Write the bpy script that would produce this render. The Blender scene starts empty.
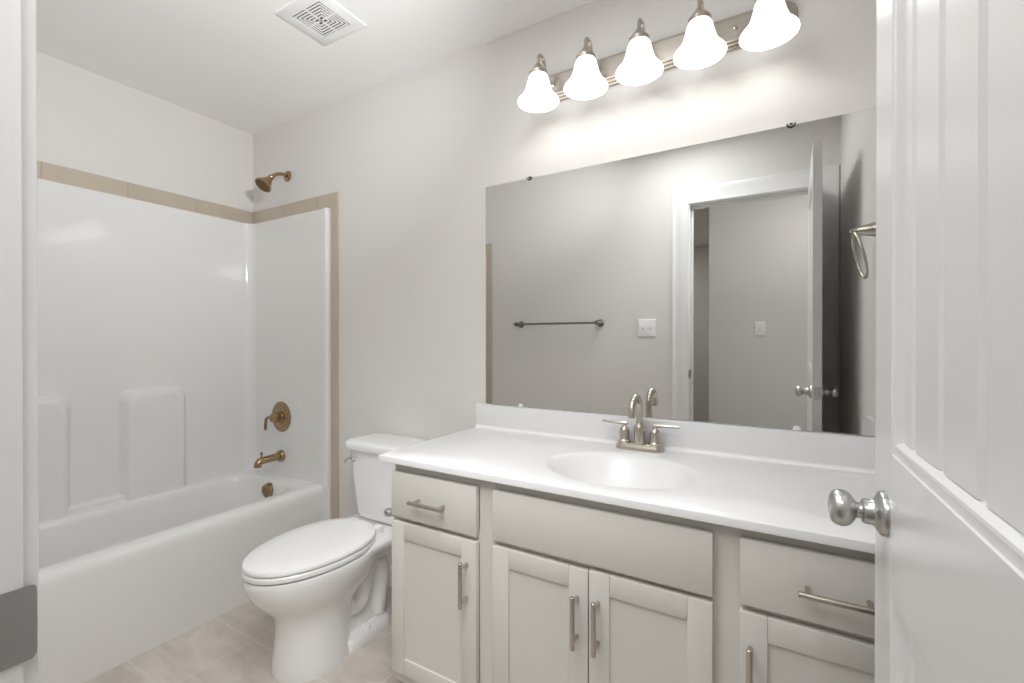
import bpy, bmesh, math, random
from mathutils import Vector, Matrix
PI = math.pi
random.seed(4)
S = bpy.context.scene
COL = S.collection

# ------------------------------------------------------------------ camera, world, lights, exposure
cam_data = bpy.data.cameras.new('camera')
cam_data.sensor_width = 36.0
cam_data.lens = 36.0 * 457 / 1024
cam_data.clip_start = 0.01
cam = bpy.data.objects.new('camera', cam_data)
COL.objects.link(cam)
cam.location = (0, -1.605, 1.1925)
cam.rotation_euler = (math.radians(90 - 0.2167), 0, math.radians(30.43))
S.camera = cam

world = bpy.data.worlds.new('world')
S.world = world
world.use_nodes = True
world.node_tree.nodes['Background'].inputs[0].default_value = (0.95, 0.97, 1.0, 1)
world.node_tree.nodes['Background'].inputs[1].default_value = 0.5

def area_light(name, loc, size, power, color=(1, .96, .9), rot=(0, 0, 0)):
    d = bpy.data.lights.new(name, 'AREA')
    d.shape = 'DISK'
    d.size = size
    d.energy = power
    d.color = color
    o = bpy.data.objects.new(name, d)
    COL.objects.link(o)
    o.location = loc
    o.rotation_euler = rot
    return o
area_light('hall_fill_light', (0.35, -2.1, 2.42), 0.4, 4.6, (1, .99, .97))  # added unseen light to brighten the hall; no lamp known here
area_light('doorway_fill_light', (-.14, -1.88, 2.33), 0.4, 6, (.97, .985, 1), (math.radians(50), 0, math.radians(20)))  # added camera-side fill through the doorway, hidden from the mirror by the header
area_light('bathroom_fill_disc', (-.50, -1.0, 2.43), 0.5, 7.2, (.97, .985, 1))  # added overhead fill; the bathroom has no known ceiling lamp
area_light('far_room_fill_light', (-1.6, -3.9, 2.42), 0.4, 8, (1, .97, .93))  # added to brighten the far room, no source seen there
def point_light(name, loc, radius, power, color):
    d = bpy.data.lights.new(name, 'POINT')
    d.shadow_soft_size = radius
    d.energy = power
    d.color = color
    o = bpy.data.objects.new(name, d)
    COL.objects.link(o)
    o.location = loc
    return o
def spot_light(name, loc, target, angle, radius, power, color):
    d = bpy.data.lights.new(name, 'SPOT')
    d.spot_size = math.radians(angle)
    d.spot_blend = 1
    d.shadow_soft_size = radius
    d.energy = power
    d.color = color
    o = bpy.data.objects.new(name, d)
    COL.objects.link(o)
    o.location = loc
    o.rotation_euler = (Vector(target) - Vector(loc)).to_track_quat('-Z', 'Y').to_euler()
    return o
spot_light('fill_spot_up', (-.35, -1.0, 1.90), (-1.80, -.80, 2.44), 95, .06, 70, (.97, .985, 1))  # added fill spot, bounces off the ceiling to even out the room
spot_light('fill_spot_left', (-.45, -1.25, 1.85), (-1.95, -.75, .1), 88, .34, 36, (.97, .985, 1))  # added soft fill towards tub, toilet and floor, out of frame
spot_light('fill_spot_low', (-.60, -1.28, 1.85), (-.42, -.55, .25), 78, .3, 24, (.97, .985, 1))  # added soft fill for the cabinet fronts, out of frame
point_light('bathroom_fill_point', (-.50, -.95, 2.36), .05, .5, (.97, .985, 1))  # added weak fill just below the ceiling, not a real fixture
BULB = 11.0
SHADE = 1.45

S.view_settings.view_transform = 'Standard'
S.view_settings.look = 'None'
S.view_settings.gamma = 1
S.view_settings.use_curve_mapping = False
S.view_settings.exposure = 0.21
try:
    S.cycles.max_bounces = 14
    S.cycles.diffuse_bounces = 10
    S.cycles.glossy_bounces = 6
    S.cycles.use_denoising = True
    S.cycles.sample_clamp_indirect = 6
    S.cycles.caustics_reflective = False
    S.cycles.caustics_refractive = False
except Exception:
    pass

# ------------------------------------------------------------------ materials
def srgb(r, g, b):
    f = lambda c: (c / 255 / 12.92) if c / 255 <= .04045 else ((c / 255 + .055) / 1.055) ** 2.4
    return (f(r), f(g), f(b), 1)

def mat(name, col, rough=.5, metal=0, spec=.5, bump=0, bscale=200, emis=None, estr=0, var=0, vscale=4, coat=0):
    m = bpy.data.materials.new(name)
    m.use_nodes = True
    nt = m.node_tree
    b = nt.nodes['Principled BSDF']
    b.inputs['Base Color'].default_value = col
    b.inputs['Roughness'].default_value = rough
    b.inputs['Metallic'].default_value = metal
    b.inputs['Specular IOR Level'].default_value = spec
    b.inputs['Coat Weight'].default_value = coat
    b.inputs['Coat Roughness'].default_value = .05
    if emis:
        b.inputs['Emission Color'].default_value = emis
        b.inputs['Emission Strength'].default_value = estr
    tc = nt.nodes.new('ShaderNodeTexCoord')
    if bump:
        n = nt.nodes.new('ShaderNodeTexNoise')
        n.inputs['Scale'].default_value = bscale
        n.inputs['Detail'].default_value = 3
        nt.links.new(tc.outputs['Object'], n.inputs['Vector'])
        bp = nt.nodes.new('ShaderNodeBump')
        bp.inputs['Strength'].default_value = bump
        bp.inputs['Distance'].default_value = .002
        nt.links.new(n.outputs['Fac'], bp.inputs['Height'])
        nt.links.new(bp.outputs['Normal'], b.inputs['Normal'])
    if var:
        n = nt.nodes.new('ShaderNodeTexNoise')
        n.inputs['Scale'].default_value = vscale
        n.inputs['Detail'].default_value = 4
        nt.links.new(tc.outputs['Object'], n.inputs['Vector'])
        mx = nt.nodes.new('ShaderNodeMix')
        mx.data_type = 'RGBA'
        mx.inputs[6].default_value = tuple(c * (1 - var) for c in col[:3]) + (1,)
        mx.inputs[7].default_value = tuple(min(1, c * (1 + var)) for c in col[:3]) + (1,)
        nt.links.new(n.outputs['Fac'], mx.inputs[0])
        nt.links.new(mx.outputs[2], b.inputs['Base Color'])
    return m

M = {}
M['wall'] = mat('wall_paint', (.72, .703, .682, 1), .75, spec=.25, bump=.08, bscale=160)
M['ceil'] = mat('ceiling_paint', (.89, .88, .87, 1), .9, spec=.2, bump=.1, bscale=120)
M['trim'] = mat('white_trim_paint', (.80, .80, .795, 1), .35, bump=.02, bscale=60)
M['door'] = mat('white_door_paint', (.74, .74, .735, 1), .28, bump=.03, bscale=40)
M['acrylic'] = mat('white_acrylic', (.775, .775, .765, 1), .08, coat=.3)
M['china'] = mat('white_china', (.86, .86, .855, 1), .12, coat=.5)
M['seat'] = mat('white_seat_plastic', (.87, .87, .865, 1), .22)
M['counter'] = mat('white_cultured_marble', (.78, .78, .78, 1), .30)
M['cabinet'] = mat('grey_cabinet_paint', (.63, .615, .575, 1), .38, bump=.02, bscale=90)
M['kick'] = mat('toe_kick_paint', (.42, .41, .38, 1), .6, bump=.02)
M['nickel'] = mat('brushed_nickel', (.54, .495, .435, 1), .27, 1, bump=.03, bscale=400)
M['satin'] = mat('satin_nickel', (.52, .51, .50, 1), .3, 1, bump=.03, bscale=400)
M['bronze'] = mat('champagne_bronze', (.40, .28, .16, 1), .26, 1, bump=.02, bscale=300)
M['darkbronze'] = mat('aged_bronze', (.16, .10, .05, 1), .35, 1, bump=.02, bscale=300)
M['pewter'] = mat('dark_pewter', (.22, .21, .20, 1), .35, 1, bump=.03, bscale=300)
M['strike'] = mat('strike_metal', (.42, .42, .41, 1), .45, 1, bump=.03, bscale=120)
M['chrome'] = mat('chrome', (.72, .72, .72, 1), .12, 1, bump=.01)
M['plate'] = mat('white_plastic', (.85, .85, .85, 1), .3, bump=.01)
M['mirror'] = mat('mirror_silver', (.82, .825, .81, 1), .0, 1)
M['glass_edge'] = mat('mirror_edge', (.62, .66, .63, 1), .15, bump=.01)
M['black'] = mat('dark_clip', (.03, .03, .03, 1), .4, bump=.01)
M['clear'] = mat('clear_plastic', (.75, .75, .74, 1), .15, bump=.01)
M['dark'] = mat('vent_dark', (.10, .10, .095, 1), .8, bump=.01)
M['hole'] = mat('latch_hole', (.06, .06, .06, 1), .8, bump=.01)
M['bulb'] = mat('bulb_glow', (.9, .9, .9, 1), .4, emis=(1, .99, .97, 1), estr=BULB, bump=.001)

def tile_mat(name, c1, c2, grout, size, ox, oy, mortar, rough, plane='xy', sizey=None):
    m = bpy.data.materials.new(name)
    m.use_nodes = True
    nt = m.node_tree
    b = nt.nodes['Principled BSDF']
    b.inputs['Roughness'].default_value = rough
    tc = nt.nodes.new('ShaderNodeTexCoord')
    mp = nt.nodes.new('ShaderNodeMapping')
    mp.inputs['Location'].default_value = (ox, oy, 0)
    nt.links.new(tc.outputs['Object'], mp.inputs['Vector'])
    br = nt.nodes.new('ShaderNodeTexBrick')
    br.offset = 0
    br.squash = 1
    br.inputs['Scale'].default_value = 1
    br.inputs['Brick Width'].default_value = size
    br.inputs['Row Height'].default_value = sizey or size
    br.inputs['Mortar Size'].default_value = mortar
    br.inputs['Mortar Smooth'].default_value = .3
    br.inputs['Bias'].default_value = 0
    br.inputs['Color1'].default_value = (.46, .46, .46, 1)
    br.inputs['Color2'].default_value = (.54, .54, .54, 1)
    nt.links.new(mp.outputs[0], br.inputs['Vector'])
    n = nt.nodes.new('ShaderNodeTexNoise')
    n.inputs['Scale'].default_value = 5
    n.inputs['Detail'].default_value = 7
    n.inputs['Roughness'].default_value = .62
    n.inputs['Distortion'].default_value = .8
    mp2 = nt.nodes.new('ShaderNodeMapping')
    mp2.inputs['Scale'].default_value = (1, 2.6, 1)
    mp2.inputs['Rotation'].default_value = (0, 0, .5)
    nt.links.new(tc.outputs['Object'], mp2.inputs['Vector'])
    nt.links.new(mp2.outputs[0], n.inputs['Vector'])
    ad = nt.nodes.new('ShaderNodeMath')
    ad.operation = 'MULTIPLY_ADD'
    ad.inputs[1].default_value = 1.0
    sep = nt.nodes.new('ShaderNodeSeparateColor')
    nt.links.new(br.outputs['Color'], sep.inputs[0])
    sb = nt.nodes.new('ShaderNodeMath')
    sb.operation = 'SUBTRACT'
    sb.inputs[1].default_value = .5
    nt.links.new(sep.outputs[0], sb.inputs[0])
    nt.links.new(n.outputs['Fac'], ad.inputs[0])
    nt.links.new(sb.outputs[0], ad.inputs[2])
    cr = nt.nodes.new('ShaderNodeValToRGB')
    cr.color_ramp.elements[0].position = .3
    cr.color_ramp.elements[0].color = c1
    cr.color_ramp.elements[1].position = .7
    cr.color_ramp.elements[1].color = c2
    nt.links.new(ad.outputs[0], cr.inputs[0])
    mx = nt.nodes.new('ShaderNodeMix')
    mx.data_type = 'RGBA'
    nt.links.new(br.outputs['Fac'], mx.inputs[0])
    nt.links.new(cr.outputs[0], mx.inputs[6])
    mx.inputs[7].default_value = grout
    nt.links.new(mx.outputs[2], b.inputs['Base Color'])
    bp = nt.nodes.new('ShaderNodeBump')
    bp.inputs['Strength'].default_value = .3
    bp.inputs['Distance'].default_value = .002
    bp.invert = True
    nt.links.new(br.outputs['Fac'], bp.inputs['Height'])
    nt.links.new(bp.outputs['Normal'], b.inputs['Normal'])
    return m
M['floor'] = tile_mat('floor_tile', (.515, .465, .42, 1), (.68, .63, .58, 1), (.69, .65, .60, 1), .305, 1.8 - .305 * 10 + .0015 + 3.05, .563, .0025, .38)
M['bordertile'] = mat('beige_border_tile', (.50, .435, .355, 1), .35, var=.10, vscale=9, bump=.03, bscale=60)
M['grout'] = mat('beige_grout', (.52, .47, .40, 1), .8, bump=.05)
M['hallfloor'] = mat('hall_floor', (.22, .18, .14, 1), .5, var=.15, vscale=6, bump=.05)

# alabaster glass: gives off light, faint cloudy veins
def shade_mat():
    m = bpy.data.materials.new('alabaster_glass')
    m.use_nodes = True
    nt = m.node_tree
    b = nt.nodes['Principled BSDF']
    b.inputs['Base Color'].default_value = (.85, .84, .82, 1)
    b.inputs['Roughness'].default_value = .25
    tc = nt.nodes.new('ShaderNodeTexCoord')
    n = nt.nodes.new('ShaderNodeTexNoise')
    n.inputs['Scale'].default_value = 16
    n.inputs['Detail'].default_value = 3
    n.inputs['Distortion'].default_value = 1.6
    nt.links.new(tc.outputs['Object'], n.inputs['Vector'])
    r = nt.nodes.new('ShaderNodeMapRange')
    r.inputs['From Min'].default_value = .30
    r.inputs['From Max'].default_value = .50
    r.inputs['To Min'].default_value = SHADE * .25
    r.inputs['To Max'].default_value = SHADE
    nt.links.new(n.outputs['Fac'], r.inputs['Value'])
    b.inputs['Emission Color'].default_value = (1, .985, .96, 1)
    nt.links.new(r.outputs[0], b.inputs['Emission Strength'])
    return m
M['shade'] = shade_mat()

# ------------------------------------------------------------------ mesh helpers
class MB:
    def __init__(self):
        self.bm = bmesh.new()
    def box(self, x0, x1, y0, y1, z0, z1, bev=0, seg=2):
        r = bmesh.ops.create_cube(self.bm, size=1, matrix=Matrix.Translation(((x0 + x1) / 2, (y0 + y1) / 2, (z0 + z1) / 2)) @ Matrix.Diagonal((abs(x1 - x0), abs(y1 - y0), abs(z1 - z0), 1)))
        if bev:
            es = list({e for v in r['verts'] for e in v.link_edges})
            bmesh.ops.bevel(self.bm, geom=es, offset=bev, segments=seg, affect='EDGES', profile=.5)
        return self
    def loft(self, rings, cap0=True, cap1=True, closed=True):
        vs = [[self.bm.verts.new(p) for p in r] for r in rings]
        n = len(vs[0])
        for a, b in zip(vs[:-1], vs[1:]):
            for i in range(n if closed else n - 1):
                j = (i + 1) % n
                try:
                    self.bm.faces.new((a[i], a[j], b[j], b[i]))
                except ValueError:
                    pass
        if cap0:
            self.bm.faces.new(vs[0][::-1])
        if cap1:
            self.bm.faces.new(vs[-1])
        return self
    def loop_loft(self, rings):
        return self.loft(list(rings) + [rings[0]], False, False)
    def lathe(self, prof, origin, axis='z', n=32, cap0=True, cap1=True, flip=1, k=1):
        prof = [(a * k, b * k) for a, b in prof]
        # prof: (radius, distance along axis)
        o = Vector(origin)
        ax = {'x': Vector((1, 0, 0)), 'y': Vector((0, 1, 0)), 'z': Vector((0, 0, 1))}[axis] if isinstance(axis, str) else Vector(axis).normalized()
        ax = ax * flip
        u = ax.orthogonal().normalized()
        w = ax.cross(u)
        rings = []
        for r, t in prof:
            r = max(r, 1e-5)
            rings.append([o + ax * t + (u * math.cos(2 * PI * j / n) + w * math.sin(2 * PI * j / n)) * r for j in range(n)])
        return self.loft(rings, cap0, cap1)
    def tube(self, pts, rad, n=16, cap=True):
        pts = [Vector(p) for p in pts]
        rads = rad if isinstance(rad, (list, tuple)) else [rad] * len(pts)
        rings = []
        u = None
        for i, p in enumerate(pts):
            t = (pts[min(i + 1, len(pts) - 1)] - pts[max(i - 1, 0)]).normalized()
            u = t.orthogonal().normalized() if u is None else (u - t * u.dot(t)).normalized()
            w = t.cross(u)
            rings.append([p + (u * math.cos(2 * PI * k / n) + w * math.sin(2 * PI * k / n)) * rads[i] for k in range(n)])
        return self.loft(rings, cap, cap)
    def prism(self, poly, z0, z1):
        return self.loft([[(x, y, z0) for x, y in poly], [(x, y, z1) for x, y in poly]])
    def xform(self, mtx):
        bmesh.ops.transform(self.bm, matrix=mtx, verts=self.bm.verts)
        return self
    def build(self, name, m, parent=None, angle=35, subdiv=0):
        bmesh.ops.remove_doubles(self.bm, verts=self.bm.verts, dist=1e-6)
        bmesh.ops.recalc_face_normals(self.bm, faces=self.bm.faces)
        off = Vector((0, 0, 0))
        p = parent
        while p is not None:
            off += p.location
            p = p.parent
        if parent is None:
            # origin at the middle of the base
            xs = [v.co for v in self.bm.verts]
            lo = Vector([min(c[i] for c in xs) for i in range(3)])
            hi = Vector([max(c[i] for c in xs) for i in range(3)])
            loc = Vector(((lo.x + hi.x) / 2, (lo.y + hi.y) / 2, lo.z))
            off = loc
        else:
            loc = Vector((0, 0, 0))
        for v in self.bm.verts:
            v.co -= off
        me = bpy.data.meshes.new(name)
        self.bm.to_mesh(me)
        self.bm.free()
        for p in me.polygons:
            p.use_smooth = True
        me.set_sharp_from_angle(angle=math.radians(angle))
        me.materials.append(m)
        o = bpy.data.objects.new(name, me)
        COL.objects.link(o)
        o.location = loc
        o.parent = parent
        if subdiv:
            md = o.modifiers.new('sub', 'SUBSURF')
            md.levels = subdiv
            md.render_levels = subdiv
        return o

def tag(o, label=None, cat=None, group=None, kind=None):
    if label: o['label'] = label
    if cat: o['category'] = cat
    if group: o['group'] = group
    if kind: o['kind'] = kind
    return o
def empty(name, loc, label=None, cat=None, group=None, kind=None):
    o = bpy.data.objects.new(name, None)
    o.empty_display_size = .05
    COL.objects.link(o)
    o.location = loc
    return tag(o, label, cat, group, kind)

def rrect(x0, x1, y0, y1, r, n=8):
    """rounded rectangle outline, (u,v) points, same count for any r"""
    out = []
    for cx, cy, a0 in ((x1 - r, y1 - r, 0), (x0 + r, y1 - r, PI / 2), (x0 + r, y0 + r, PI), (x1 - r, y0 + r, 1.5 * PI)):
        for k in range(n + 1):
            a = a0 + PI / 2 * k / n
            out.append((cx + r * math.cos(a), cy + r * math.sin(a)))
    return out
def arc(cx, cy, r, a0, a1, n):
    return [(cx + r * math.cos(math.radians(a0 + (a1 - a0) * k / n)), cy + r * math.sin(math.radians(a0 + (a1 - a0) * k / n))) for k in range(n + 1)]

# key dimensions
H = 2.44
XL = -2.772      # wall behind the tub
XR = 0.283       # wall beside the vanity
YF = -1.493      # wall with the doorway, room side
YH = -1.61       # same wall, hall side
JL, JR, JT = -0.50, 0.172, 2.05   # door opening

def struct(name, mb, m, label, cat, **k):
    return tag(mb.build(name, m, **k), label, cat, kind='structure')

# ------------------------------------------------------------------ room shell
mb = MB(); mb.box(XL - .1, XR + .1, YH, .1, -.08, 0)
fl = mb.build('floor', M['floor']); tag(fl, 'beige square tile floor of the bathroom', 'floor', kind='structure')
# keep the tile grid in world coordinates
for v in fl.data.vertices: v.co += fl.location
fl.location = (0, 0, 0)
struct('ceiling', MB().box(XL - .1, 1.4, -5.0, .1, H, H + .08), M['ceil'], 'smooth white ceiling above bathroom and hall', 'ceiling')
struct('wall_back', MB().box(XL - .1, XR + .1, 0, .1, 0, H), M['wall'], 'greige painted wall behind mirror and toilet', 'wall')
struct('wall_left', MB().box(XL - .1, XL, YF, 0, 0, H), M['wall'], 'greige painted wall above the long side of the bathtub', 'wall')
struct('wall_right', MB().box(XR, XR + .1, YF, 0, 0, H), M['wall'], 'greige painted wall at the vanity end, seen in the mirror', 'wall')
mb = MB()
mb.box(XL - .1, JL - .018, YH, YF, 0, H)
mb.box(JR + .018, XR + .1, YH, YF, 0, H)
mb.box(JL - .018, JR + .018, YH, YF, JT + .018, H)
struct('wall_front', mb, M['wall'], 'greige painted wall around the doorway, seen in the mirror', 'wall')
# hall beyond the doorway
struct('floor_hall', MB().box(-3.2, 1.4, -5.0, YH, -.08, 0), M['hallfloor'], 'brown floor of the hall beyond the doorway', 'floor')
struct('wall_hall', MB().box(-.536, 1.3, -2.85, -2.70, 0, H), M['wall'], 'greige hall wall facing the doorway, carrying a white switch', 'wall')
struct('wall_hall_right', MB().box(1.2, 1.3, -2.70, YH, 0, H), M['wall'], 'greige wall closing the hall past the door', 'wall')
struct('wall_hall_left', MB().box(-3.2, -3.1, -4.9, YH, 0, H), M['wall'], 'greige wall closing the far room beyond the hall', 'wall')
struct('wall_hall_far', MB().box(-3.2, -.4, -5.0, -4.9, 0, H), M['wall'], 'distant greige wall seen past the corner of the hall wall', 'wall')
struct('wall_hall_side', MB().box(-.5, -.4, -4.9, -2.85, 0, H), M['wall'], 'greige side wall running back from the hall corner', 'wall')

# door frame: jambs, stops and casing
mb = MB()
mb.box(JL - .018, JL, YH, YF, 0, JT, .0015)
mb.box(JR, JR + .018, YH, YF, 0, JT, .0015)
mb.box(JL - .018, JR + .018, YH, YF, JT, JT + .018, .0015)
mb.box(JL, JL + .011, -1.575, -1.54, 0, JT, .002)
mb.box(JR - .011, JR, -1.575, -1.54, 0, JT, .002)
mb.box(JL, JR, -1.575, -1.54, JT - .011, JT, .002)
jamb = struct('trim_1', mb, M['trim'], 'white painted door jamb lining the doorway', 'door jamb')
def casing(yf, sgn, w=.098):
    mb = MB()
    prof = [(0, 0), (0, .009), (.006, .011), (.012, .009), (.03, .0105), (.062, .013), (.075, .0175), (.09, .0175), (w, .014), (w, 0)]
    a, b, t = JL - .006, JR + .006, JT + .006
    for which in range(4):
        pass
    rings = []
    for (px, pz, dx, dz) in ((a, 0, -1, 0), (a, t, -1, 1), (b, t, 1, 1), (b, 0, 1, 0)):
        rings.append([(px + dx * i, yf + sgn * d, pz + dz * i) for i, d in prof])
    mb.loft(rings)
    return mb
struct('trim_2', casing(YF, 1), M['trim'], 'white moulded casing around the doorway on the bathroom side', 'door casing', angle=25)
struct('trim_3', casing(YH, -1, .06), M['trim'], 'white casing around the doorway on the hall side', 'door casing', angle=25)

# strike plate on the jamb
mb = MB()
z0, z1, ya, yb = .946, 1.003, -1.541, YF + .0005
mb.box(JL, JL + .0016, ya, -1.532, z0, z1)
mb.box(JL, JL + .0016, -1.5065, yb, z0, z1)
mb.box(JL, JL + .0016, -1.532, -1.5065, z0, .962)
mb.box(JL, JL + .0016, -1.532, -1.5065, .988, z1)
lip = [[(JL + .0016 * s + dx, y, z) for s, y, z in ((0, yy, zz) for zz in (z0 + e, z1 - e))] for dx, yy, e in ((0, 0, 0),)]
path = [(JL + .0008, YF + .0005), (JL + .0008, YF + .0035), (JL - .0001, YF + .0055), (JL - .0012, YF + .0072), (JL - .0040, YF + .0082)]
rings = []
for (px, py), e in zip(path, (0, 0, .0008, .003, .008)):
    rings.append([(px - .0008, py, z0 + e), (px + .0008, py, z0 + e), (px + .0008, py, z1 - e), (px - .0008, py, z1 - e)])
mb.loft(rings)
sp = mb.build('strike_plate', M['strike'])
tag(sp, 'grey metal strike plate on the white door jamb', 'strike plate')
MB().box(JL - .001, JL + .0006, -1.532, -1.5065, .962, .988).build('latch_hole', M['hole'], sp)
for zz in (.954, .9955):
    MB().lathe([(.0036, 0), (.0034, .0006), (.001, .0008)], (JL + .0016, -1.519, zz), 'x', 14).build('screw', M['pewter'], sp)

# baseboards
bprof = lambda: None
def baseboard(name, x0, x1, yface, label):
    mb = MB()
    poly = [(0, 0), (-.014, 0), (-.014, .07), (-.011, .078), (-.006, .085), (0, .09)]
    mb.loft([[(x, yface + (d if yface > -.5 else -d), z) for d, z in poly] for x in (x0, x1)])
    struct(name, mb, M['trim'], label, 'baseboard')
baseboard('baseboard_back', -1.993, -1.06, 0, 'white baseboard behind the toilet')
baseboard('baseboard_front', -1.993, JL - .105, YF, 'white baseboard below the towel bar wall')

# ------------------------------------------------------------------ tile border round the tub surround
XP = -2.05      # surround edge
XB = -1.995     # tile outer edge
ZB0, ZB1 = 1.885, 1.966
g = MB()
g.box(XL, XB - .001, -.006, 0, ZB0, ZB1 - .001)
g.box(XP, XB - .001, -.006, 0, 0, ZB1 - .001)
g.box(XL, XL + .006, YF, 0, ZB0, ZB1 - .001)
g.box(XL, XB - .001, YF, YF + .006, ZB0, ZB1 - .001)
g.box(XP, XB - .001, YF, YF + .006, 0, ZB1 - .001)
tb = empty('tile_border', (XP, 0, 0), 'narrow beige tile border framing the white tub surround', 'tile border')
tb['kind'] = 'structure'
g.build('grout', M['grout'], tb)
mb = MB()
GR = .0025
def strip(fn, a, b, first):
    s = a
    nxt = a + first
    while s < b - 1e-4:
        e = b if b - nxt < .03 else nxt
        if e - s > .008:
            fn(s + GR / 2, e - (0 if e == b else GR / 2))
        s = e
        nxt = e + .305
x_split = XL + .009
strip(lambda a, b: mb.box(a, b, -.009, 0, ZB0, ZB1, .001, 1), x_split, XB, .30)
strip(lambda a, b: mb.box(XP + .001, XB, -.009, 0, a, b, .001, 1), 0.0, ZB0, .045)
strip(lambda a, b: mb.box(XL, XL + .009, a, b, ZB0, ZB1, .001, 1), YF + .009, -.009, .25)
strip(lambda a, b: mb.box(a, b, YF, YF + .009, ZB0, ZB1, .001, 1), x_split, XB, .30)
strip(lambda a, b: mb.box(XP + .001, XB, YF, YF + .009, a, b, .001, 1), 0.0, ZB0, .045)
mb.build('border_tile', M['bordertile'], tb)

# ------------------------------------------------------------------ bathtub with one-piece surround
tub = empty('bathtub', (-2.42, -.75, 0), 'white alcove bathtub with moulded shower surround', 'bathtub')
XT = -2.083
X0, Y0, Y1 = XL + .002, YF + .002, -.002
ZR = .42
mb = MB()
def R3(p, z): return [(x, y, z) for x, y in p]
N = 10
rings = []
for ins, z, r in ((.006, 0, .004), (.002, .20, .004), (0, .36, .006), (.001, .380, .008), (.004, .394, .010), (.010, .407, .014), (.019, .416, .018), (.030, ZR, .026)):
    # only the room side is inset
    rings.append(R3(rrect(X0, XT - ins, Y0, Y1, r, N), z))
for ix0, ix1, iy, r, z in ((.092, .084, .092, .12, ZR), (.098, .090, .099, .118, ZR - .003), (.104, .098, .106, .115, ZR - .012), (.110, .106, .112, .112, ZR - .03),
                           (.122, .116, .128, .11, .27), (.115, .13, .15, .11, .16), (.14, .15, .18, .11, .105), (.19, .19, .24, .09, .085)):
    # the head end (low y) slopes back more
    slope = max(0, (ZR - z)) * .35
    rings.append(R3(rrect(X0 + ix0, XT - ix1, Y0 + iy + slope, Y1 - iy, r, N), z))
mb.loft(rings, True, True)
tubo = mb.build('tub', M['acrylic'], tub, angle=40)
for ya, yb in ((-.022, -.001), (YF + .001, YF + .022)):
    MB().box(XT - .03, XP, ya, yb, 0, ZR - .012, .006, 3).build('apron_flange', M['acrylic'], tub)
# surround wall panels: one U-shaped shell
t = .026
xi, y_i, yf_i = XL + t, -t, YF + t
inner = [(XP, 0), (XP, -.016)] + arc(XP - .012, -.016, .012, 0, -90, 5)[1:] + []
inner = [(XP, -.001)] + arc(XP - .014, -.020, .014, 0, -90, 6) + [(XP - .06, y_i)]
inner[1:-1] = [(x, y) for x, y in arc(XP - .012, -.022, .012, 0, -90, 6)]
rc = .055
cov = arc(xi + rc, y_i - rc, rc, 90, 180, 10)
cov2 = arc(xi + rc, yf_i + rc, rc, 180, 270, 10)
inner = [(XP, -.001)] + arc(XP - .012, -.022, .012, 0, -90, 6) + [(XP - .05, y_i)] + cov + cov2 + [(XP - .05, yf_i)] + arc(XP - .012, YF + .022, .012, 90, 0, 6) + [(XP, YF + .001)]
outer = [(XL + .001, YF + .001), (XL + .001, -.001)]
mb = MB()
def offset_in(d):
    # same outline, slightly less deep: for the rolled top edge
    res = []
    for x, y in inner:
        res.append((x - (d if x < -2.6 else 0), y + (d if y > -.7 else -d) * (1 if x < XP - .02 or True else 0)))
    return res
poly = inner + outer
mb.loft([[(x, y, z) for x, y in poly] for z in (ZR - .015, ZB0 - .012)] +
        [[(x, y, ZB0 - .004) for x, y in poly], [(min(x, XP) if True else x, y, ZB0) for x, y in poly]])
mb.build('surround_panel', M['acrylic'], tub, angle=30)
# moulded columns and shelf on the long wall
def column(name, ya, yb, ztop, proj, rt=.05):
    mb = MB()
    n = 10
    def outline(d, x, zlow):
        a, b, zt = ya + d * .85, yb - d, ztop - d * .8
        r = rt
        pts = [(x, a, zlow)]
        pts += [(x, a + r - r * math.cos(PI / 2 * k / n), zt - r + r * math.sin(PI / 2 * k / n)) for k in range(n + 1)]
        pts += [(x, b - r + r * math.sin(PI / 2 * k / n), zt - r + r * math.cos(PI / 2 * k / n)) for k in range(n + 1)]
        pts += [(x, b, zlow)]
        return pts
    xb = xi - .004
    rings = [outline(-.012, xb, ZR - .02), outline(-.004, xb + .006, ZR - .02), outline(.004, xb + .020, ZR - .02),
             outline(.022, xb + proj - .008, ZR - .02), outline(.027, xb + proj - .002, ZR - .02), outline(.034, xb + proj, ZR - .02)]
    mb.loft(rings)
    return mb.build(name, M['acrylic'], tub, angle=40)
column('moulded_column', -.665, -.385, .945, .054)
column('moulded_column', -1.22, -.845, .945, .054)
mb = MB()
ledge = [(xi - .003, ZR - .02), (xi + .030, ZR - .02), (xi + .030, ZR + .020), (xi + .024, ZR + .027), (xi + .016, ZR + .030), (xi - .003, ZR + .034)]
mb.loft([[(x, y, z) for x, z in ledge] for y in (-.87, -.64)])
mb.build('soap_ledge', M['acrylic'], tub, angle=30)
# overflow plate belongs to the tub
mb = MB()
oy = Y1 - .118
mb.lathe([(.040, -.03), (.040, .012), (.037, .016), (.034, .018), (.0, .018)], (-2.425, oy, .364), (0, -1, -.10), 32)
ov = mb.build('overflow_cover', M['bronze'], tub)
mb = MB()
d = Vector((0, -1, -.10)).normalized()
for i in range(-3, 4):
    for j in range(-3, 4):
        if i * i + j * j <= 10:
            mb.lathe([(.0028, 0), (.0028, .0006)], Vector((-2.425 + i * .0085, oy, .364 + j * .0085)) + d * (.0182) + Vector((0, j * .0085 * .1 * -1, 0)), (0, -1, -.10), 8)
mb.build('perforation', M['darkbronze'], ov)

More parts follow.
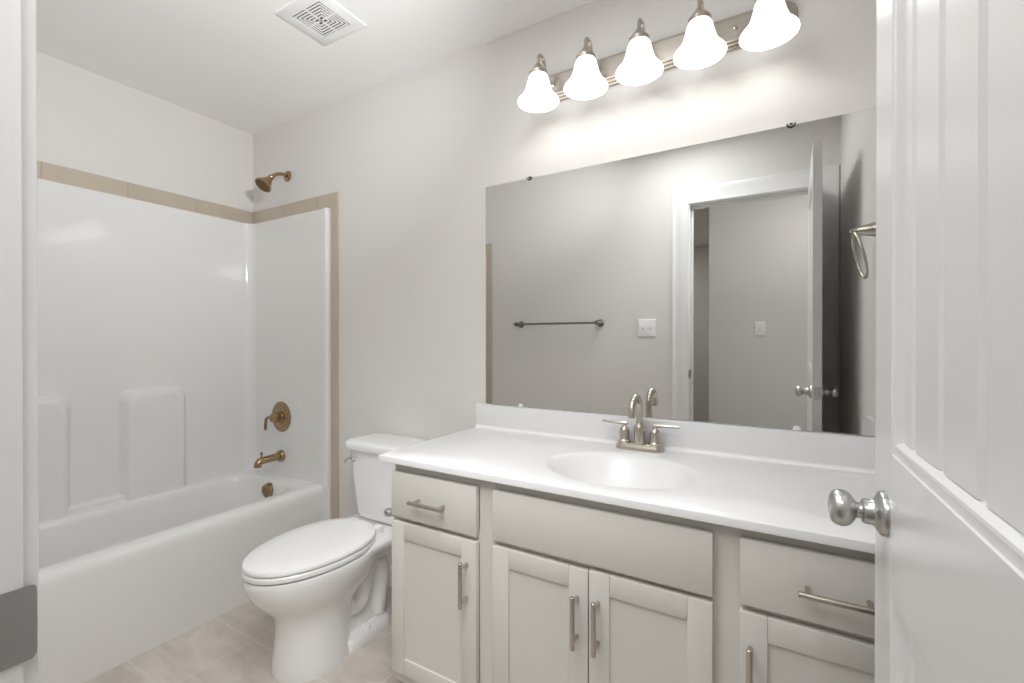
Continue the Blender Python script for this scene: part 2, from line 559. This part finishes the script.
# ------------------------------------------------------------------ shower fittings
sh = empty('shower_fixture', (-2.425, 0, 2.125), 'bronze shower head on a short curved arm above the tile border', 'shower head')
MB().lathe([(.030, 0), (.030, .004), (.026, .009), (.014, .013), (.011, .013)], (-2.425, -.0005, 2.125), 'y', 28, flip=-1).build('wall_flange', M['bronze'], sh)
arm = [(-2.425, -.004, 2.125), (-2.425, -.035, 2.127), (-2.425, -.06, 2.121), (-2.425, -.082, 2.107), (-2.425, -.10, 2.090)]
MB().tube(arm, .0095, 16).build('shower_arm', M['bronze'], sh)
ax = Vector((0, -.62, -.78)).normalized()
mb = MB()
mb.lathe([(.010, -.006), (.014, -.002), (.016, .006), (.013, .013), (.016, .018), (.018, .026), (.026, .042), (.039, .066), (.044, .074), (.045, .080), (.042, .083)], (-2.425, -.098, 2.093), ax, 32)
hd = mb.build('spray_head', M['bronze'], sh)
mb = MB()
o = Vector((-2.425, -.098, 2.093))
mb.lathe([(.040, .0832), (.036, .080), (.012, .079), (.008, .082), (.0, .083)], o, ax, 28)
mb.build('spray_face', M['darkbronze'], hd)

vv = empty('shower_valve', (-2.45, -t, .755), 'round bronze shower valve plate with lever handle', 'shower valve')
MB().lathe([(.086, 0), (.086, .004), (.082, .007), (.066, .010), (.062, .008), (.058, .011), (.03, .013), (0, .013)], (-2.45, -t, .755), 'y', 48, flip=-1).build('escutcheon', M['bronze'], vv)
MB().lathe([(.034, .010), (.034, .018), (.026, .022), (.026, .030), (.029, .031), (.029, .037), (.022, .040), (.021, .050), (.023, .052), (.023, .059), (.018, .062), (0, .063)], (-2.45, -t, .755), 'y', 32, flip=-1).build('hub', M['bronze'], vv)
mb = MB()
yl = -t - .056
mb.tube([(-2.45, yl, .757), (-2.47, yl, .757), (-2.488, yl - .004, .755), (-2.495, yl - .008, .747), (-2.497, yl - .010, .725), (-2.498, yl - .011, .685)], [.009, .009, .0085, .008, .0075, .0085], 14)
mb.build('lever_handle', M['bronze'], vv)

ts = empty('tub_spout', (-2.45, -t, .530), 'bronze tub spout with diverter knob over the tub rim', 'tub spout')
MB().lathe([(.033, 0), (.033, .012), (.030, .018), (.027, .020)], (-2.45, -t, .532), 'y', 32, flip=-1).build('wall_flange', M['bronze'], ts)
mb = MB()
mb.tube([(-2.45, -t - .01, .532), (-2.45, -t - .06, .531), (-2.45, -t - .112, .529), (-2.45, -t - .126, .527), (-2.45, -t - .135, .520), (-2.45, -t - .138, .508), (-2.45, -t - .1385, .498)], [.021, .0205, .020, .020, .0195, .019, .019], 20)
mb.build('spout_body', M['bronze'], ts)
MB().lathe([(.005, 0), (.005, .016), (.0075, .018), (.0075, .027), (.005, .029)], (-2.45, -t - .118, .547), 'z', 16).build('diverter_knob', M['bronze'], ts)

# ------------------------------------------------------------------ toilet
CX = -1.515
tl = empty('toilet', (CX, -.4, 0), 'white two-piece toilet with closed lid between tub and vanity', 'toilet')
def egg(yc, yf, yb, w, z, n=48, p=2.0, pb=2.6):
    """front (low y) elliptical, back squarer"""
    out = []
    for k in range(n):
        a = 2 * PI * k / n
        c, s = math.cos(a), math.sin(a)
        e = p if s < 0 else pb
        x = w * math.copysign(abs(c) ** (2 / e), c)
        y = (yc - yf if s < 0 else yb - yc) * math.copysign(abs(s) ** (2 / e), s)
        out.append((CX + x, yc + y, z))
    return out
# pedestal and bowl
mb = MB()
rings = []
for z, yf, yb, yc, w in ((0, -.650, -.37, -.51, .120), (.012, -.652, -.37, -.51, .121), (.05, -.648, -.37, -.51, .117), (.12, -.642, -.365, -.50, .111), (.18, -.641, -.35, -.49, .109),
                         (.215, -.650, -.33, -.485, .115), (.245, -.675, -.29, -.475, .132), (.275, -.703, -.275, -.47, .151), (.305, -.726, -.262, -.465, .166), (.335, -.741, -.255, -.46, .177),
                         (.36, -.748, -.25, -.46, .182), (.378, -.750, -.25, -.46, .184), (.386, -.747, -.252, -.46, .181)):
    rings.append(egg(yc, yf, yb, w, z, pb=2.2))
mb.loft(rings)
mb.build('bowl', M['china'], tl, angle=60)
# rear body: narrower core, trapway bulges, deck under the tank and foot flange
mb = MB()
rings = []
for z, w, yf, yb in ((.0, .112, -.44, -.195), (.022, .113, -.44, -.195), (.038, .107, -.44, -.20), (.046, .066, -.44, -.215), (.10, .050, -.44, -.20), (.20, .050, -.44, -.14), (.28, .07, -.42, -.075), (.325, .105, -.44, -.045), (.350, .150, -.44, -.032), (.372, .168, -.44, -.026), (.386, .168, -.44, -.024), (.395, .162, -.43, -.028)):
    pts = rrect(CX - w, CX + w, yf, yb, min(w * .6, .05), 8)
    rings.append(R3(pts, z))
mb.loft(rings)
mb.build('rear_body', M['china'], tl, angle=60)
for sgn in (1,):
    mb = MB()
    pth = []
    ctr = [(-.45, .25), (-.42, .20), (-.39, .155), (-.355, .13), (-.32, .145), (-.302, .19), (-.292, .24), (-.265, .272), (-.225, .262), (-.212, .21), (-.222, .14), (-.235, .05)]
    # smooth the trapway centre line
    P = [Vector((CX, y, z)) for y, z in ctr]
    sm = []
    for i in range(len(P) - 1):
        p0, p1, p2, p3 = P[max(i - 1, 0)], P[i], P[i + 1], P[min(i + 2, len(P) - 1)]
        for k in range(5):
            u = k / 5
            sm.append(.5 * ((2 * p1) + (-p0 + p2) * u + (2 * p0 - 5 * p1 + 4 * p2 - p3) * u * u + (-p0 + 3 * p1 - 3 * p2 + p3) * u ** 3))
    sm.append(P[-1])
    # oval tube wide in x
    rings = []
    for i, p in enumerate(sm):
        tv = (sm[min(i + 1, len(sm) - 1)] - sm[max(i - 1, 0)]).normalized()
        u = Vector((1, 0, 0))
        w = tv.cross(u).normalized()
        rings.append([p + u * math.cos(2 * PI * k / 24) * .083 + w * math.sin(2 * PI * k / 24) * .043 for k in range(24)])
    mb.loft(rings)
    mb.build('trapway', M['china'], tl, angle=70)
for sx in (-1, 1):
    MB().lathe([(.016, 0), (.016, .008), (.013, .016), (.007, .020), (0, .021)], (CX + sx * .088, -.325, .036), 'z', 20).build('bolt_cap', M['china'], tl)
# seat ring (seen as a rim under the lid) and lid
def slab(levels, name):
    mb = MB()
    rings = [egg(-.475, -.752 + i, -.262 - i * .3, .179 - i, z, n=64, p=2.05, pb=2.3) for z, i in levels]
    mb.loft(rings)
    return mb.build(name, M['seat'], tl, angle=30)
slab(((.390, .006), (.393, .001), (.398, 0), (.406, .001), (.410, .005)), 'seat')
slab(((.4125, .008), (.414, .003), (.418, .001), (.424, .0015), (.429, .005), (.4325, .014), (.436, .06), (.437, .12)), 'lid')
for sx in (-1, 1):
    MB().box(CX + sx * .075 - .02, CX + sx * .075 + .02, -.275, -.238, .392, .422, .008, 3).build('hinge', M['seat'], tl)
# tank
mb = MB()
rings = []
for z, wx, yf, r in ((.396, .128, -.178, .03), (.402, .138, -.186, .035), (.42, .145, -.190, .04), (.55, .163, -.197, .045), (.705, .180, -.204, .045)):
    rings.append(R3(rrect(CX - wx, CX + wx, yf, -.022, r, 8), z))
mb.loft(rings)
mb.build('tank', M['china'], tl, angle=50)
mb = MB()
rings = []
for z, i, r in ((.703, .010, .045), (.706, .002, .05), (.712, 0, .05), (.728, .000, .05), (.737, .004, .05), (.742, .014, .05), (.744, .04, .04)):
    rings.append(R3(rrect(CX - .198 + i, CX + .198 - i, -.222 + i, -.012 - i * .5, r, 8), z))
mb.loft(rings)
mb.build('tank_lid', M['china'], tl, angle=50)
mb = MB()
mb.lathe([(.015, 0), (.015, .006), (.011, .010), (.010, .018)], (CX - .130, -.2015, .668), 'y', 20, flip=-1)
mb.tube([(CX - .126, -.217, .668), (CX - .140, -.221, .668), (CX - .155, -.222, .664), (CX - .166, -.220, .650), (CX - .168, -.218, .640)], [.0065, .007, .0075, .007, .005], 12)
mb.build('flush_lever', M['chrome'], tl)
mb = MB()

# ------------------------------------------------------------------ vanity cabinet
VX0, VX1 = -1.065, XR - .003
YC = -.532      # face frame front
van = empty('vanity_cabinet', (-.39, -.27, 0), 'long pale grey shaker vanity cabinet below the white counter', 'cabinet')
ZT = .803
mb = MB()
# sides with toe notch, back, bottom, partitions
side = [(-.530, .105), (-.530, ZT), (-.004, ZT), (-.004, 0), (-.455, 0), (-.455, .105)]
for xa in (VX0, VX1 - .016):
    mb.loft([[(x, y, z) for y, z in side] for x in (xa, xa + .016)])
mb.box(VX0 + .016, VX1 - .016, -.51, -.01, .105, .121)
mb.box(VX0 + .016, VX1 - .016, -.02, -.006, .121, ZT)
mb.build('carcass', M['cabinet'], van)
mb = MB()
ff = .019
for xa, xb in ((VX0, VX0 + .038), (-.737, -.684), (-.128, -.068), (VX1 - .045, VX1)):
    mb.box(xa, xb, YC, YC + ff, .105, ZT, .0006, 1)
for za, zb in ((ZT - .038, ZT), (.612, .655), (.105, .150)):
    mb.box(VX0 + .038, VX1 - .045, YC + .0004, YC + ff, za, zb)
mb.box(VX0 + .03, VX1 - .03, YC + ff - .002, YC + ff + .004, .12, ZT - .01)
mb.build('face_frame', M['cabinet'], van)
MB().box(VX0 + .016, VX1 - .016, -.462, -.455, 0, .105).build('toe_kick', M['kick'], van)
YD = YC - .0005
TH = .019
def pull(parent, cx, cz, vertical, L=.128):
    mb = MB()
    yb = YD - TH
    r = .006
    if vertical:
        mb.lathe([(r * .8, 0), (r, .001), (r, L - .001), (r * .8, L)], (cx, yb - .032, cz - L / 2), 'z', 16)
        posts = [(cx, cz - L * .375), (cx, cz + L * .375)]
    else:
        mb.lathe([(r * .8, 0), (r, .001), (r, L - .001), (r * .8, L)], (cx - L / 2, yb - .032, cz), 'x', 16)
        posts = [(cx - L * .375, cz), (cx + L * .375, cz)]
    for px, pz in posts:
        mb.lathe([(.0052, 0), (.0048, .003), (.0048, .031)], (px, yb + .0003, pz), 'y', 12, flip=-1)
    return mb.build('bar_pull', M['nickel'], parent)
def slabfront(name, x0, x1, z0, z1):
    return MB().box(x0, x1, YD - TH, YD, z0, z1, .0025, 2).build(name, M['cabinet'], van)
def shaker(x0, x1, z0, z1, w=.051):
    mb = MB()
    b = .0016
    mb.box(x0, x0 + w, YD - TH, YD, z0, z1, b, 2)
    mb.box(x1 - w, x1, YD - TH, YD, z0, z1, b, 2)
    mb.box(x0 + w + .0002, x1 - w - .0002, YD - TH + .0003, YD, z1 - w, z1, b, 2)
    mb.box(x0 + w + .0002, x1 - w - .0002, YD - TH + .0003, YD, z0, z0 + w, b, 2)
    mb.box(x0 + w - .004, x1 - w + .004, YD - TH + .0065, YD - .003, z0 + w - .004, z1 - w + .004)
    return mb.build('cabinet_door', M['cabinet'], van)
d1 = slabfront('drawer_front', -1.062, -.737, .637, .777)
pull(d1, -.899, .703, False)
slabfront('false_front', -.682, -.1235, .643, .779)
d2 = slabfront('drawer_front', -.072, .247, .645, .781)
pull(d2, .094, .710, False)
ZD0 = .146
c1 = shaker(-1.062, -.737, ZD0, .622); pull(c1, -.768, .507, True)
c2 = shaker(-.682, -.4045, ZD0, .627); pull(c2, -.432, .508, True)
c3 = shaker(-.4015, -.1235, ZD0, .630); pull(c3, -.378, .510, True)
c4 = shaker(-.072, .247, ZD0, .631); pull(c4, -.052, .512, True)

# toilet paper holder on the cabinet side
tp = empty('toilet_paper_holder', (VX0, -.44, .60), 'nickel toilet paper holder post on the vanity side by the toilet', 'toilet paper holder')
for yy in (-.512, -.372):
    mb = MB()
    mb.lathe([(.020, 0), (.020, .004), (.016, .008), (.009, .012), (.008, .034), (.011, .040), (.0135, .046), (.0135, .056), (.010, .062), (.004, .065), (0, .065)], (VX0 - .0002, yy, .622), 'x', 24, flip=-1)
    mb.build('post', M['satin'], tp)
MB().lathe([(.005, 0), (.005, .006), (.009, .008), (.009, .118), (.005, .120), (.005, .126)], (VX0 - .051, -.505, .622), 'y', 20).build('roller', M['satin'], tp)

# ------------------------------------------------------------------ vanity top with integral bowl
vt = empty('bathroom_countertop', (-.41, -.28, ZT), 'glossy white vanity counter with built-in oval basin', 'counter')
TX0, TX1, TY0, TY1, TZ = -1.109, XR - .002, -.562, -.002, .8255
BX, BY, BA, BB = -.402, -.318, .215, .172
n = 96
rect = []
cor = [math.atan2(y - BY, x - BX) for x in (TX0, TX1) for y in (TY0, TY1)]
angs = sorted([2 * PI * k / n - PI for k in range(n)])
for c in cor:   # snap the nearest ray to each corner
    i = min(range(n), key=lambda k: abs(angs[k] - c))
    angs[i] = c
def ray_rect(a, ins=0):
    c, s = math.cos(a), math.sin(a)
    ts_ = []
    if c > 1e-9: ts_.append((TX1 - ins - BX) / c)
    if c < -1e-9: ts_.append((TX0 + ins - BX) / c)
    if s > 1e-9: ts_.append((TY1 - ins - BY) / s)
    if s < -1e-9: ts_.append((TY0 + ins - BY) / s)
    k = min(ts_)
    return BX + c * k, BY + s * k
def ell(a, f, z, dy=0):
    # parametrise by true angle so rays stay straight
    c, s = math.cos(a), math.sin(a)
    r = 1 / math.sqrt((c / BA) ** 2 + (s / BB) ** 2)
    return (BX + c * r * f, BY + dy + s * r * f, z)
mb = MB()
rings = [[ray_rect(a, .004) + (ZT + .0005,) for a in angs], [ray_rect(a, 0) + (ZT + .003,) for a in angs], [ray_rect(a, 0) + (TZ - .003,) for a in angs],
         [ray_rect(a, .001) + (TZ - .001,) for a in angs], [ray_rect(a, .003) + (TZ,) for a in angs], ]
for f, dz in ((1.05, 0), (1.02, -.0006), (.99, -.0024), (.96, -.006), (.92, -.013), (.87, -.024), (.80, -.040), (.70, -.062), (.57, -.086), (.42, -.104), (.25, -.114), (.12, -.117)):
    rings.append([ell(a, f, TZ + dz, dy=.0) for a in angs])
mb.loft(rings, False, True)
mb.build('basin_top', M['counter'], vt, angle=45)
ZS = .9225
mb = MB()
mb.box(TX0, TX1, -.022, -.002, TZ - .001, ZS, .003, 3)
# cove between deck and splash
cv = [(-.020, TZ - .0005)] + [(-.022 - .012 + .012 * math.sin(PI / 2 * k / 6), TZ + .012 - .012 * math.cos(PI / 2 * k / 6)) for k in range(7)] + [(-.020, TZ + .012)]
mb.loft([[(x, y, z) for y, z in cv] for x in (TX0 + .003, TX1 - .02)])
mb.build('backsplash', M['counter'], vt, angle=40)
mb = MB()
ys = [(-.023, TZ - .001), (-.023, ZS)] + [(-.023 - .42, ZS)] + [(-.443 - .085 * math.sin(PI / 2 * k / 8), ZS - .085 + .085 * math.cos(PI / 2 * k / 8)) for k in range(1, 9)] + [(-.528, TZ - .001)]
mb.loft([[(x, y, z) for y, z in ys] for x in (TX1 - .020, TX1 - .001)])
mb.build('side_splash', M['counter'], vt)
MB().lathe([(.024, 0), (.026, .002), (.022, .004), (.012, .0035), (0, .003)], (BX, BY, TZ - .1175), 'z', 28).build('drain', M['nickel'], vt)
MB().lathe([(.008, 0), (.008, .0012), (0, .0012)], (BX, BY - .166 * .95, TZ - .016), (0, 1, .55), 20).build('overflow_ring', M['nickel'], vt)

# ------------------------------------------------------------------ faucet
FX, FY = -.407, -.068
fa = empty('faucet', (FX, FY, TZ), 'brushed nickel two-handle faucet with tall arched spout', 'faucet')
mb = MB()
rings = []
for z, i in ((TZ, 0), (TZ + .008, 0), (TZ + .012, .002), (TZ + .019, .004), (TZ + .021, .007)):
    rings.append(R3(rrect(FX - .080 + i, FX + .080 - i, FY - .027 + i, FY + .027 - i, .026 - i * .9, 8), z))
mb.loft(rings)
mb.build('base_plate', M['nickel'], fa, angle=40)
zb = TZ + .020
MB().lathe([(.022, 0), (.022, .004), (.0190, .006), (.0190, .052), (.0172, .058), (.0125, .065), (.0110, .072)], (FX, FY, zb), 'z', 28).build('spout_collar', M['nickel'], fa)
pts = [(FX, FY, zb + .068), (FX, FY, zb + .09), (FX, FY, zb + .113)]
rr = .047
pts += [(FX, FY - rr + rr * math.cos(a), zb + .113 + rr * math.sin(a)) for a in [PI * k / 12 for k in range(1, 13)]]
pts += [(FX, FY - 2 * rr, zb + .108), (FX, FY - 2 * rr, zb + .099)]
MB().tube(pts, .0108, 20).build('spout', M['nickel'], fa)
for sx in (-1, 1):
    hx = FX + sx * .051
    mb = MB()
    mb.lathe([(.0215, 0), (.0215, .005), (.0185, .008), (.0165, .011), (.0165, .040), (.0145, .046), (.0085, .052), (.006, .055), (.006, .064)], (hx, FY, zb), 'z', 24)
    hb = mb.build('handle_body', M['nickel'], fa)
    mb = MB()
    zz = zb + .063
    mb.tube([(hx - sx * .010, FY, zz), (hx - sx * .004, FY, zz), (hx + sx * .03, FY, zz + .0008), (hx + sx * .074, FY - .001, zz + .002), (hx + sx * .078, FY - .001, zz + .002)], [.0045, .0062, .0050, .0042, .0035], 14)
    mb.build('lever', M['nickel'], hb)

# ------------------------------------------------------------------ mirror
mi = empty('wall_mirror', (-.4, 0, ZS), 'large frameless mirror standing on the counter backsplash', 'mirror')
MX0, MX1, MZ0, MZ1 = -1.069, XR - .003, ZS + .0015, 1.834
MB().box(MX0, MX1, -.0055, -.0005, MZ0, MZ1).build('mirror_back', M['glass_edge'], mi)
mb = MB()
mb.loft([[(MX0 + .002, -.0056, MZ0 + .0015), (MX1 - .001, -.0056, MZ0 + .0015), (MX1 - .001, -.0056, MZ1 - .001), (MX0 + .002, -.0056, MZ1 - .001)],
         [(MX0 + .0023, -.0060, MZ0 + .0018), (MX1 - .0013, -.0060, MZ0 + .0018), (MX1 - .0013, -.0060, MZ1 - .0013), (MX0 + .0023, -.0060, MZ1 - .0013)]])
mb.build('mirror_face', M['mirror'], mi, angle=1)
for cx in (-.86, .026):
    mb = MB()
    mb.tube([(cx - .011, -.008, MZ1 + .003), (cx - .008, -.009, MZ1 - .004), (cx, -.009, MZ1 - .008), (cx + .008, -.009, MZ1 - .004), (cx + .011, -.008, MZ1 + .003)], .0022, 8)
    mb.box(cx - .004, cx + .004, -.008, -.0003, MZ1 + .001, MZ1 + .005)
    mb.build('top_clip', M['black'], mi)
for cx in (-.897, .042):
    mb = MB()
    mb.loft([[(cx - .012 * s, -.0075, MZ0 + z) for s, z in ((1, .0), (-1, .0), (-.8, .009), (-.3, .013), (.3, .013), (.8, .009))],
             [(cx - .011 * s, -.0100, MZ0 + z) for s, z in ((1, .0), (-1, .0), (-.8, .008), (-.3, .012), (.3, .012), (.8, .008))]])
    mb.build('bottom_clip', M['clear'], mi)

# ------------------------------------------------------------------ vanity light
LX = -.393
vl = empty('vanity_light', (LX, 0, 2.16), 'five-lamp brushed nickel vanity light bar with bell glass shades', 'light fixture')
mb = MB()
hw, hh = .435, .052
rings = []
for y, i in ((-.0005, 0), (-.010, 0), (-.012, .003), (-.012, .007), (-.019, .008), (-.021, .011), (-.021, .015), (-.028, .016), (-.030, .019)):
    rings.append([(x, y, z) for x, z in rrect(LX - hw + i, LX + hw - i, 2.158 - hh + i, 2.158 + hh - i, hh - i - .004, 10)])
mb.loft(rings)
mb.build('back_plate', M['nickel'], vl, angle=25)
for sx in (-.27, .27):
    MB().lathe([(.007, 0), (.007, .003), (.005, .006), (0, .0075)], (LX + sx, -.030, 2.158), 'y', 16, flip=-1).build('cap_nut', M['nickel'], vl)
SP = .1815
SY = -.130
for k in range(5):
    sx = LX + (k - 2) * SP
    zt = 2.152
    mb = MB()
    mb.lathe([(.018, 0), (.017, .004), (.009, .008)], (sx, -.030, 2.155), 'y', 18, flip=-1)
    pts = [(sx, -.030, 2.157), (sx, -.050, 2.160), (sx, -.068, 2.176), (sx, -.080, 2.203)]
    pts += [(sx, -.105 + .025 * math.cos(a), 2.205 + .025 * math.sin(a)) for a in [PI * j / 8 for j in range(1, 8)]]
    pts += [(sx, SY, 2.205), (sx, SY, 2.19)]
    mb.tube(pts, .0062, 12)
    mb.build('arm', M['nickel'], vl)
    mb = MB()
    mb.lathe([(.007, .040), (.010, .036), (.013, .030), (.020, .022), (.028, .012), (.033, .006), (.033, -.006), (.030, -.008)], (sx, SY, zt), 'z', 28)
    mb.build('shade_holder', M['nickel'], vl)
    mb = MB()
    prof = [(.022, .001), (.030, -.003), (.036, -.014), (.041, -.034), (.046, -.052), (.052, -.068), (.061, -.081), (.070, -.091), (.0745, -.097), (.0755, -.101), (.0735, -.1035)]
    inn = [(r - .004, z + (-.001 if i < 1 else 0)) for i, (r, z) in enumerate(prof)][::-1][1:]
    mb.lathe(prof + inn, (sx, SY, zt), 'z', 36, cap0=False, cap1=False)
    gs = mb.build('glass_shade', M['shade'], vl, angle=60)
    mb = MB()
    mb.lathe([(.012, -.006), (.013, -.02), (.019, -.034), (.025, -.05), (.026, -.06), (.022, -.072), (.012, -.080), (0, -.082)], (sx, SY, zt), 'z', 20)
    mb.build('light_bulb', M['bulb'], vl)

# ------------------------------------------------------------------ exhaust vent
ev = empty('exhaust_vent', (-1.5405, -.446, H), 'square white exhaust fan grille with dark concentric slots in the ceiling', 'vent')
vx0, vx1, vy0, vy1 = -1.664, -1.417, -.5595, -.3315
mb = MB()
cxv, cyv = (vx0 + vx1) / 2, (vy0 + vy1) / 2
def sq(i, z): return [(vx0 + i, vy0 + i, z), (vx1 - i, vy0 + i, z), (vx1 - i, vy1 - i, z), (vx0 + i, vy1 - i, z)]
mb.loop_loft([sq(0, H - .0003), sq(0, H - .004), sq(.004, H - .006), sq(.042, H - .009), sq(.0435, H - .008), sq(.0435, H - .0003)])
mb.build('frame', M['plate'], ev)
MB().box(vx0 + .02, vx1 - .02, vy0 + .02, vy1 - .02, H - .0062, H - .0006).build('dark_opening', M['dark'], ev)
mb = MB()
i = .0475
while i < .106:
    mb.loop_loft([sq(i, H - .0088), sq(i + .0062, H - .0088), sq(i + .0062, H - .0070), sq(i, H - .0070)])
    i += .0118
mb.box(cxv - .004, cxv + .004, vy0 + .042, vy1 - .042, H - .0084, H - .0070)
mb.box(vx0 + .042, vx1 - .042, cyv - .004, cyv + .004, H - .0084, H - .0070)
mb.build('louvers', M['plate'], ev)

# ------------------------------------------------------------------ things on the doorway wall and right wall, seen in the mirror
tbx = empty('towel_bar', (-1.41, YF, 1.31), 'dark pewter towel bar on the wall facing the mirror', 'towel bar')
yw = YF
for cx, s in ((-1.09, 1), (-1.73, -1)):
    mb = MB()
    mb.lathe([(.026, 0), (.026, .004), (.022, .010), (.013, .020), (.010, .040), (.011, .058), (.015, .064), (.0155, .078), (.012, .086), (0, .089)], (cx, yw + .0003, 1.31), 'y', 24)
    mb.lathe([(.0125, -.016), (.0165, -.008), (.0165, .006), (.012, .014), (.007, .024), (.003, .030), (0, .031)], (cx, yw + .071, 1.31), 'x', 18, flip=s)
    mb.build('post', M['pewter'], tbx)
MB().lathe([(.0075, 0), (.0075, .64)], (-1.73, yw + .071, 1.31), 'x', 16).build('bar', M['pewter'], tbx)

def switch_plate(name, cx, cy, cz, w, h, sgn, label, toggles, group=None):
    o = empty(name, (cx, cy, cz - h / 2), label, 'light switch')
    mb = MB()
    rings = []
    for d, i in ((.0003, 0), (.003, 0), (.0055, .002), (.0065, .005)):
        rings.append([(x, cy + sgn * d, z) for x, z in rrect(cx - w / 2 + i, cx + w / 2 - i, cz - h / 2 + i, cz + h / 2 - i, .004, 4)])
    mb.loft(rings)
    mb.build('cover_plate', M['plate'], o)
    for tx in toggles:
        mb = MB()
        mb.loft([[(cx + tx + a * .005, cy + sgn * .0063, cz + b * .012) for a, b in ((-1, -1), (1, -1), (1, 1), (-1, 1))],
                 [(cx + tx + a * .0045, cy + sgn * .013, cz + .004 + b * .005) for a, b in ((-1, -1), (1, -1), (1, 1), (-1, 1))]])
        mb.build('toggle', M['plate'], o)
    return o
switch_plate('switch_plate', -.768, YF, 1.272, .118, .118, 1, 'white double switch plate between towel bar and doorway', (-.023, .023))
switch_plate('switch_plate', -.146, -2.70, 1.282, .075, .118, 1, 'white single switch plate on the hall wall beyond the doorway', (0,))

tr = empty('towel_ring', (XR, -.36, 1.566), 'satin nickel towel ring on the wall beside the mirror', 'towel ring')
mb = MB()
mb.lathe([(.026, 0), (.026, .004), (.0235, .010), (.0215, .020), (.0180, .036), (.0120, .052), (.0085, .062), (.0085, .070), (.0075, .076), (0, .078)], (XR - .0003, -.36, 1.566), 'x', 24, flip=-1)
mb.build('post', M['nickel'], tr)
mb = MB()
cpt = Vector((XR - .068, -.36, 1.560))
tilt = math.radians(13)
pts = []
R0 = .080
for k in range(41):
    a = 2 * PI * k / 40
    dy, dz = R0 * math.sin(a), -R0 + R0 * math.cos(a)
    pts.append((cpt.x - dz * math.sin(tilt), cpt.y + dy, cpt.z + dz * math.cos(tilt)))
rings = []
pv = [Vector(p) for p in pts[:-1]]
nrm = Vector((math.cos(tilt), 0, math.sin(tilt)))
cen = Vector((cpt.x + R0 * math.sin(tilt), cpt.y, cpt.z - R0 * math.cos(tilt)))
for p in pv:
    rd = (p - cen).normalized()
    rings.append([p + (rd * math.cos(2 * PI * j / 12) + nrm * math.sin(2 * PI * j / 12)) * .0045 for j in range(12)])
mb.loop_loft(rings)
mb.build('ring', M['nickel'], tr)

# ------------------------------------------------------------------ the open door
DX, DT = .1325, .035
DY0, DY1 = -1.487, -.765
DZ0, DZ1 = .010, 2.045
dr = empty('door_1', (DX + DT, DY0, 0), 'white plank-panel bathroom door standing open beside the vanity', 'door', kind='structure')
mb = MB()
def dbox(xa, xb, ya, yb, za, zb, b=0, seg=2): mb.box(xa, xb, ya, yb, za, zb, b, seg)
ST = .098
pa, pb = DY0 + ST, DY1 - ST
panels = ((.245, .873), (1.047, 1.915))
core = .0135
dbox(DX + core, DX + DT - core, DY0 + .01, DY1 - .01, DZ0 + .01, DZ1 - .01)
dbox(DX, DX + DT, DY0, pa, DZ0, DZ1, .0012, 1)
dbox(DX, DX + DT, pb, DY1, DZ0, DZ1, .0012, 1)
for za, zb in ((DZ0, panels[0][0]), (panels[0][1], panels[1][0]), (panels[1][1], DZ1)):
    dbox(DX + .0002, DX + DT - .0002, pa, pb, za, zb)
# moulding and planks for both faces
prof = [(0, 0), (.0015, .0018), (.004, .0022), (.012, .0008), (.015, .0016), (.021, .0105), (.026, .0110)]
for za, zb in panels:
    for x, s in ((DX + .0001, 1), (DX + DT - .0001, -1)):
        mb.loft([[(x + s * d, y, z) for y, z in ((pa + i, za + i), (pb - i, za + i), (pb - i, zb - i), (pa + i, zb - i))] for i, d in prof], False, False)
        a, b = pa + .022, pb - .022
        yy, w = b, .046
        while yy > a + .01:
            y2 = max(yy - w, a)
            w = .095
            x0, x1, c = x + s * .0072, x + s * .0152, .0095
            poly = [(y2, x1), (y2 + c, x0), (yy - c, x0), (yy, x1), (yy, x + s * .0160), (y2, x + s * .0160)]
            mb.loft([[(px, py, z) for py, px in poly] for z in (za + .021, zb - .021)])
            yy = y2
mb.build('door_leaf', M['door'], dr, angle=20)
KZ, KY = .962, DY1 - .068
for s, x in ((-1, DX), (1, DX + DT)):
    kb = MB()
    kb.lathe([(.0325, 0), (.0325, .004), (.031, .007), (.026, .010), (.0205, .013), (.0185, .016), (.0180, .026), (.0160, .028), (.0115, .029), (.0110, .034)], (x + s * .0002, KY, KZ), 'x', 36, flip=s, k=.9)
    rose = kb.build('rosette', M['satin'], dr)
    kb = MB()
    kb.lathe([(.0110, .031), (.0125, .036), (.0185, .0395), (.0240, .0440), (.0270, .0500), (.0275, .0560), (.0262, .0620), (.0225, .0670), (.0150, .0700), (.0080, .0708), (.0075, .0700), (0, .0700)], (x, KY, KZ), 'x', 36, flip=s, k=.88)
    kb.build('knob', M['satin'], dr)
MB().box(DX + .005, DX + DT - .005, DY1 - .001, DY1 + .0012, KZ - .0285, KZ + .0285, .0008, 1).build('latch_plate', M['satin'], dr)
MB().box(DX + .011, DX + DT - .011, DY1 + .001, DY1 + .010, KZ - .011, KZ + .011, .003, 2).build('latch_bolt', M['satin'], dr)
for hz in (.25, 1.02, 1.82):
    hb = MB()
    hb.lathe([(.006, 0), (.0065, .001), (.0065, .088), (.006, .089)], (DX + DT + .003, DY0 - .006, hz - .0445), 'z', 14)
    hb.build('hinge', M['satin'], dr)
dr.rotation_euler = (0, 0, math.radians(1.07))
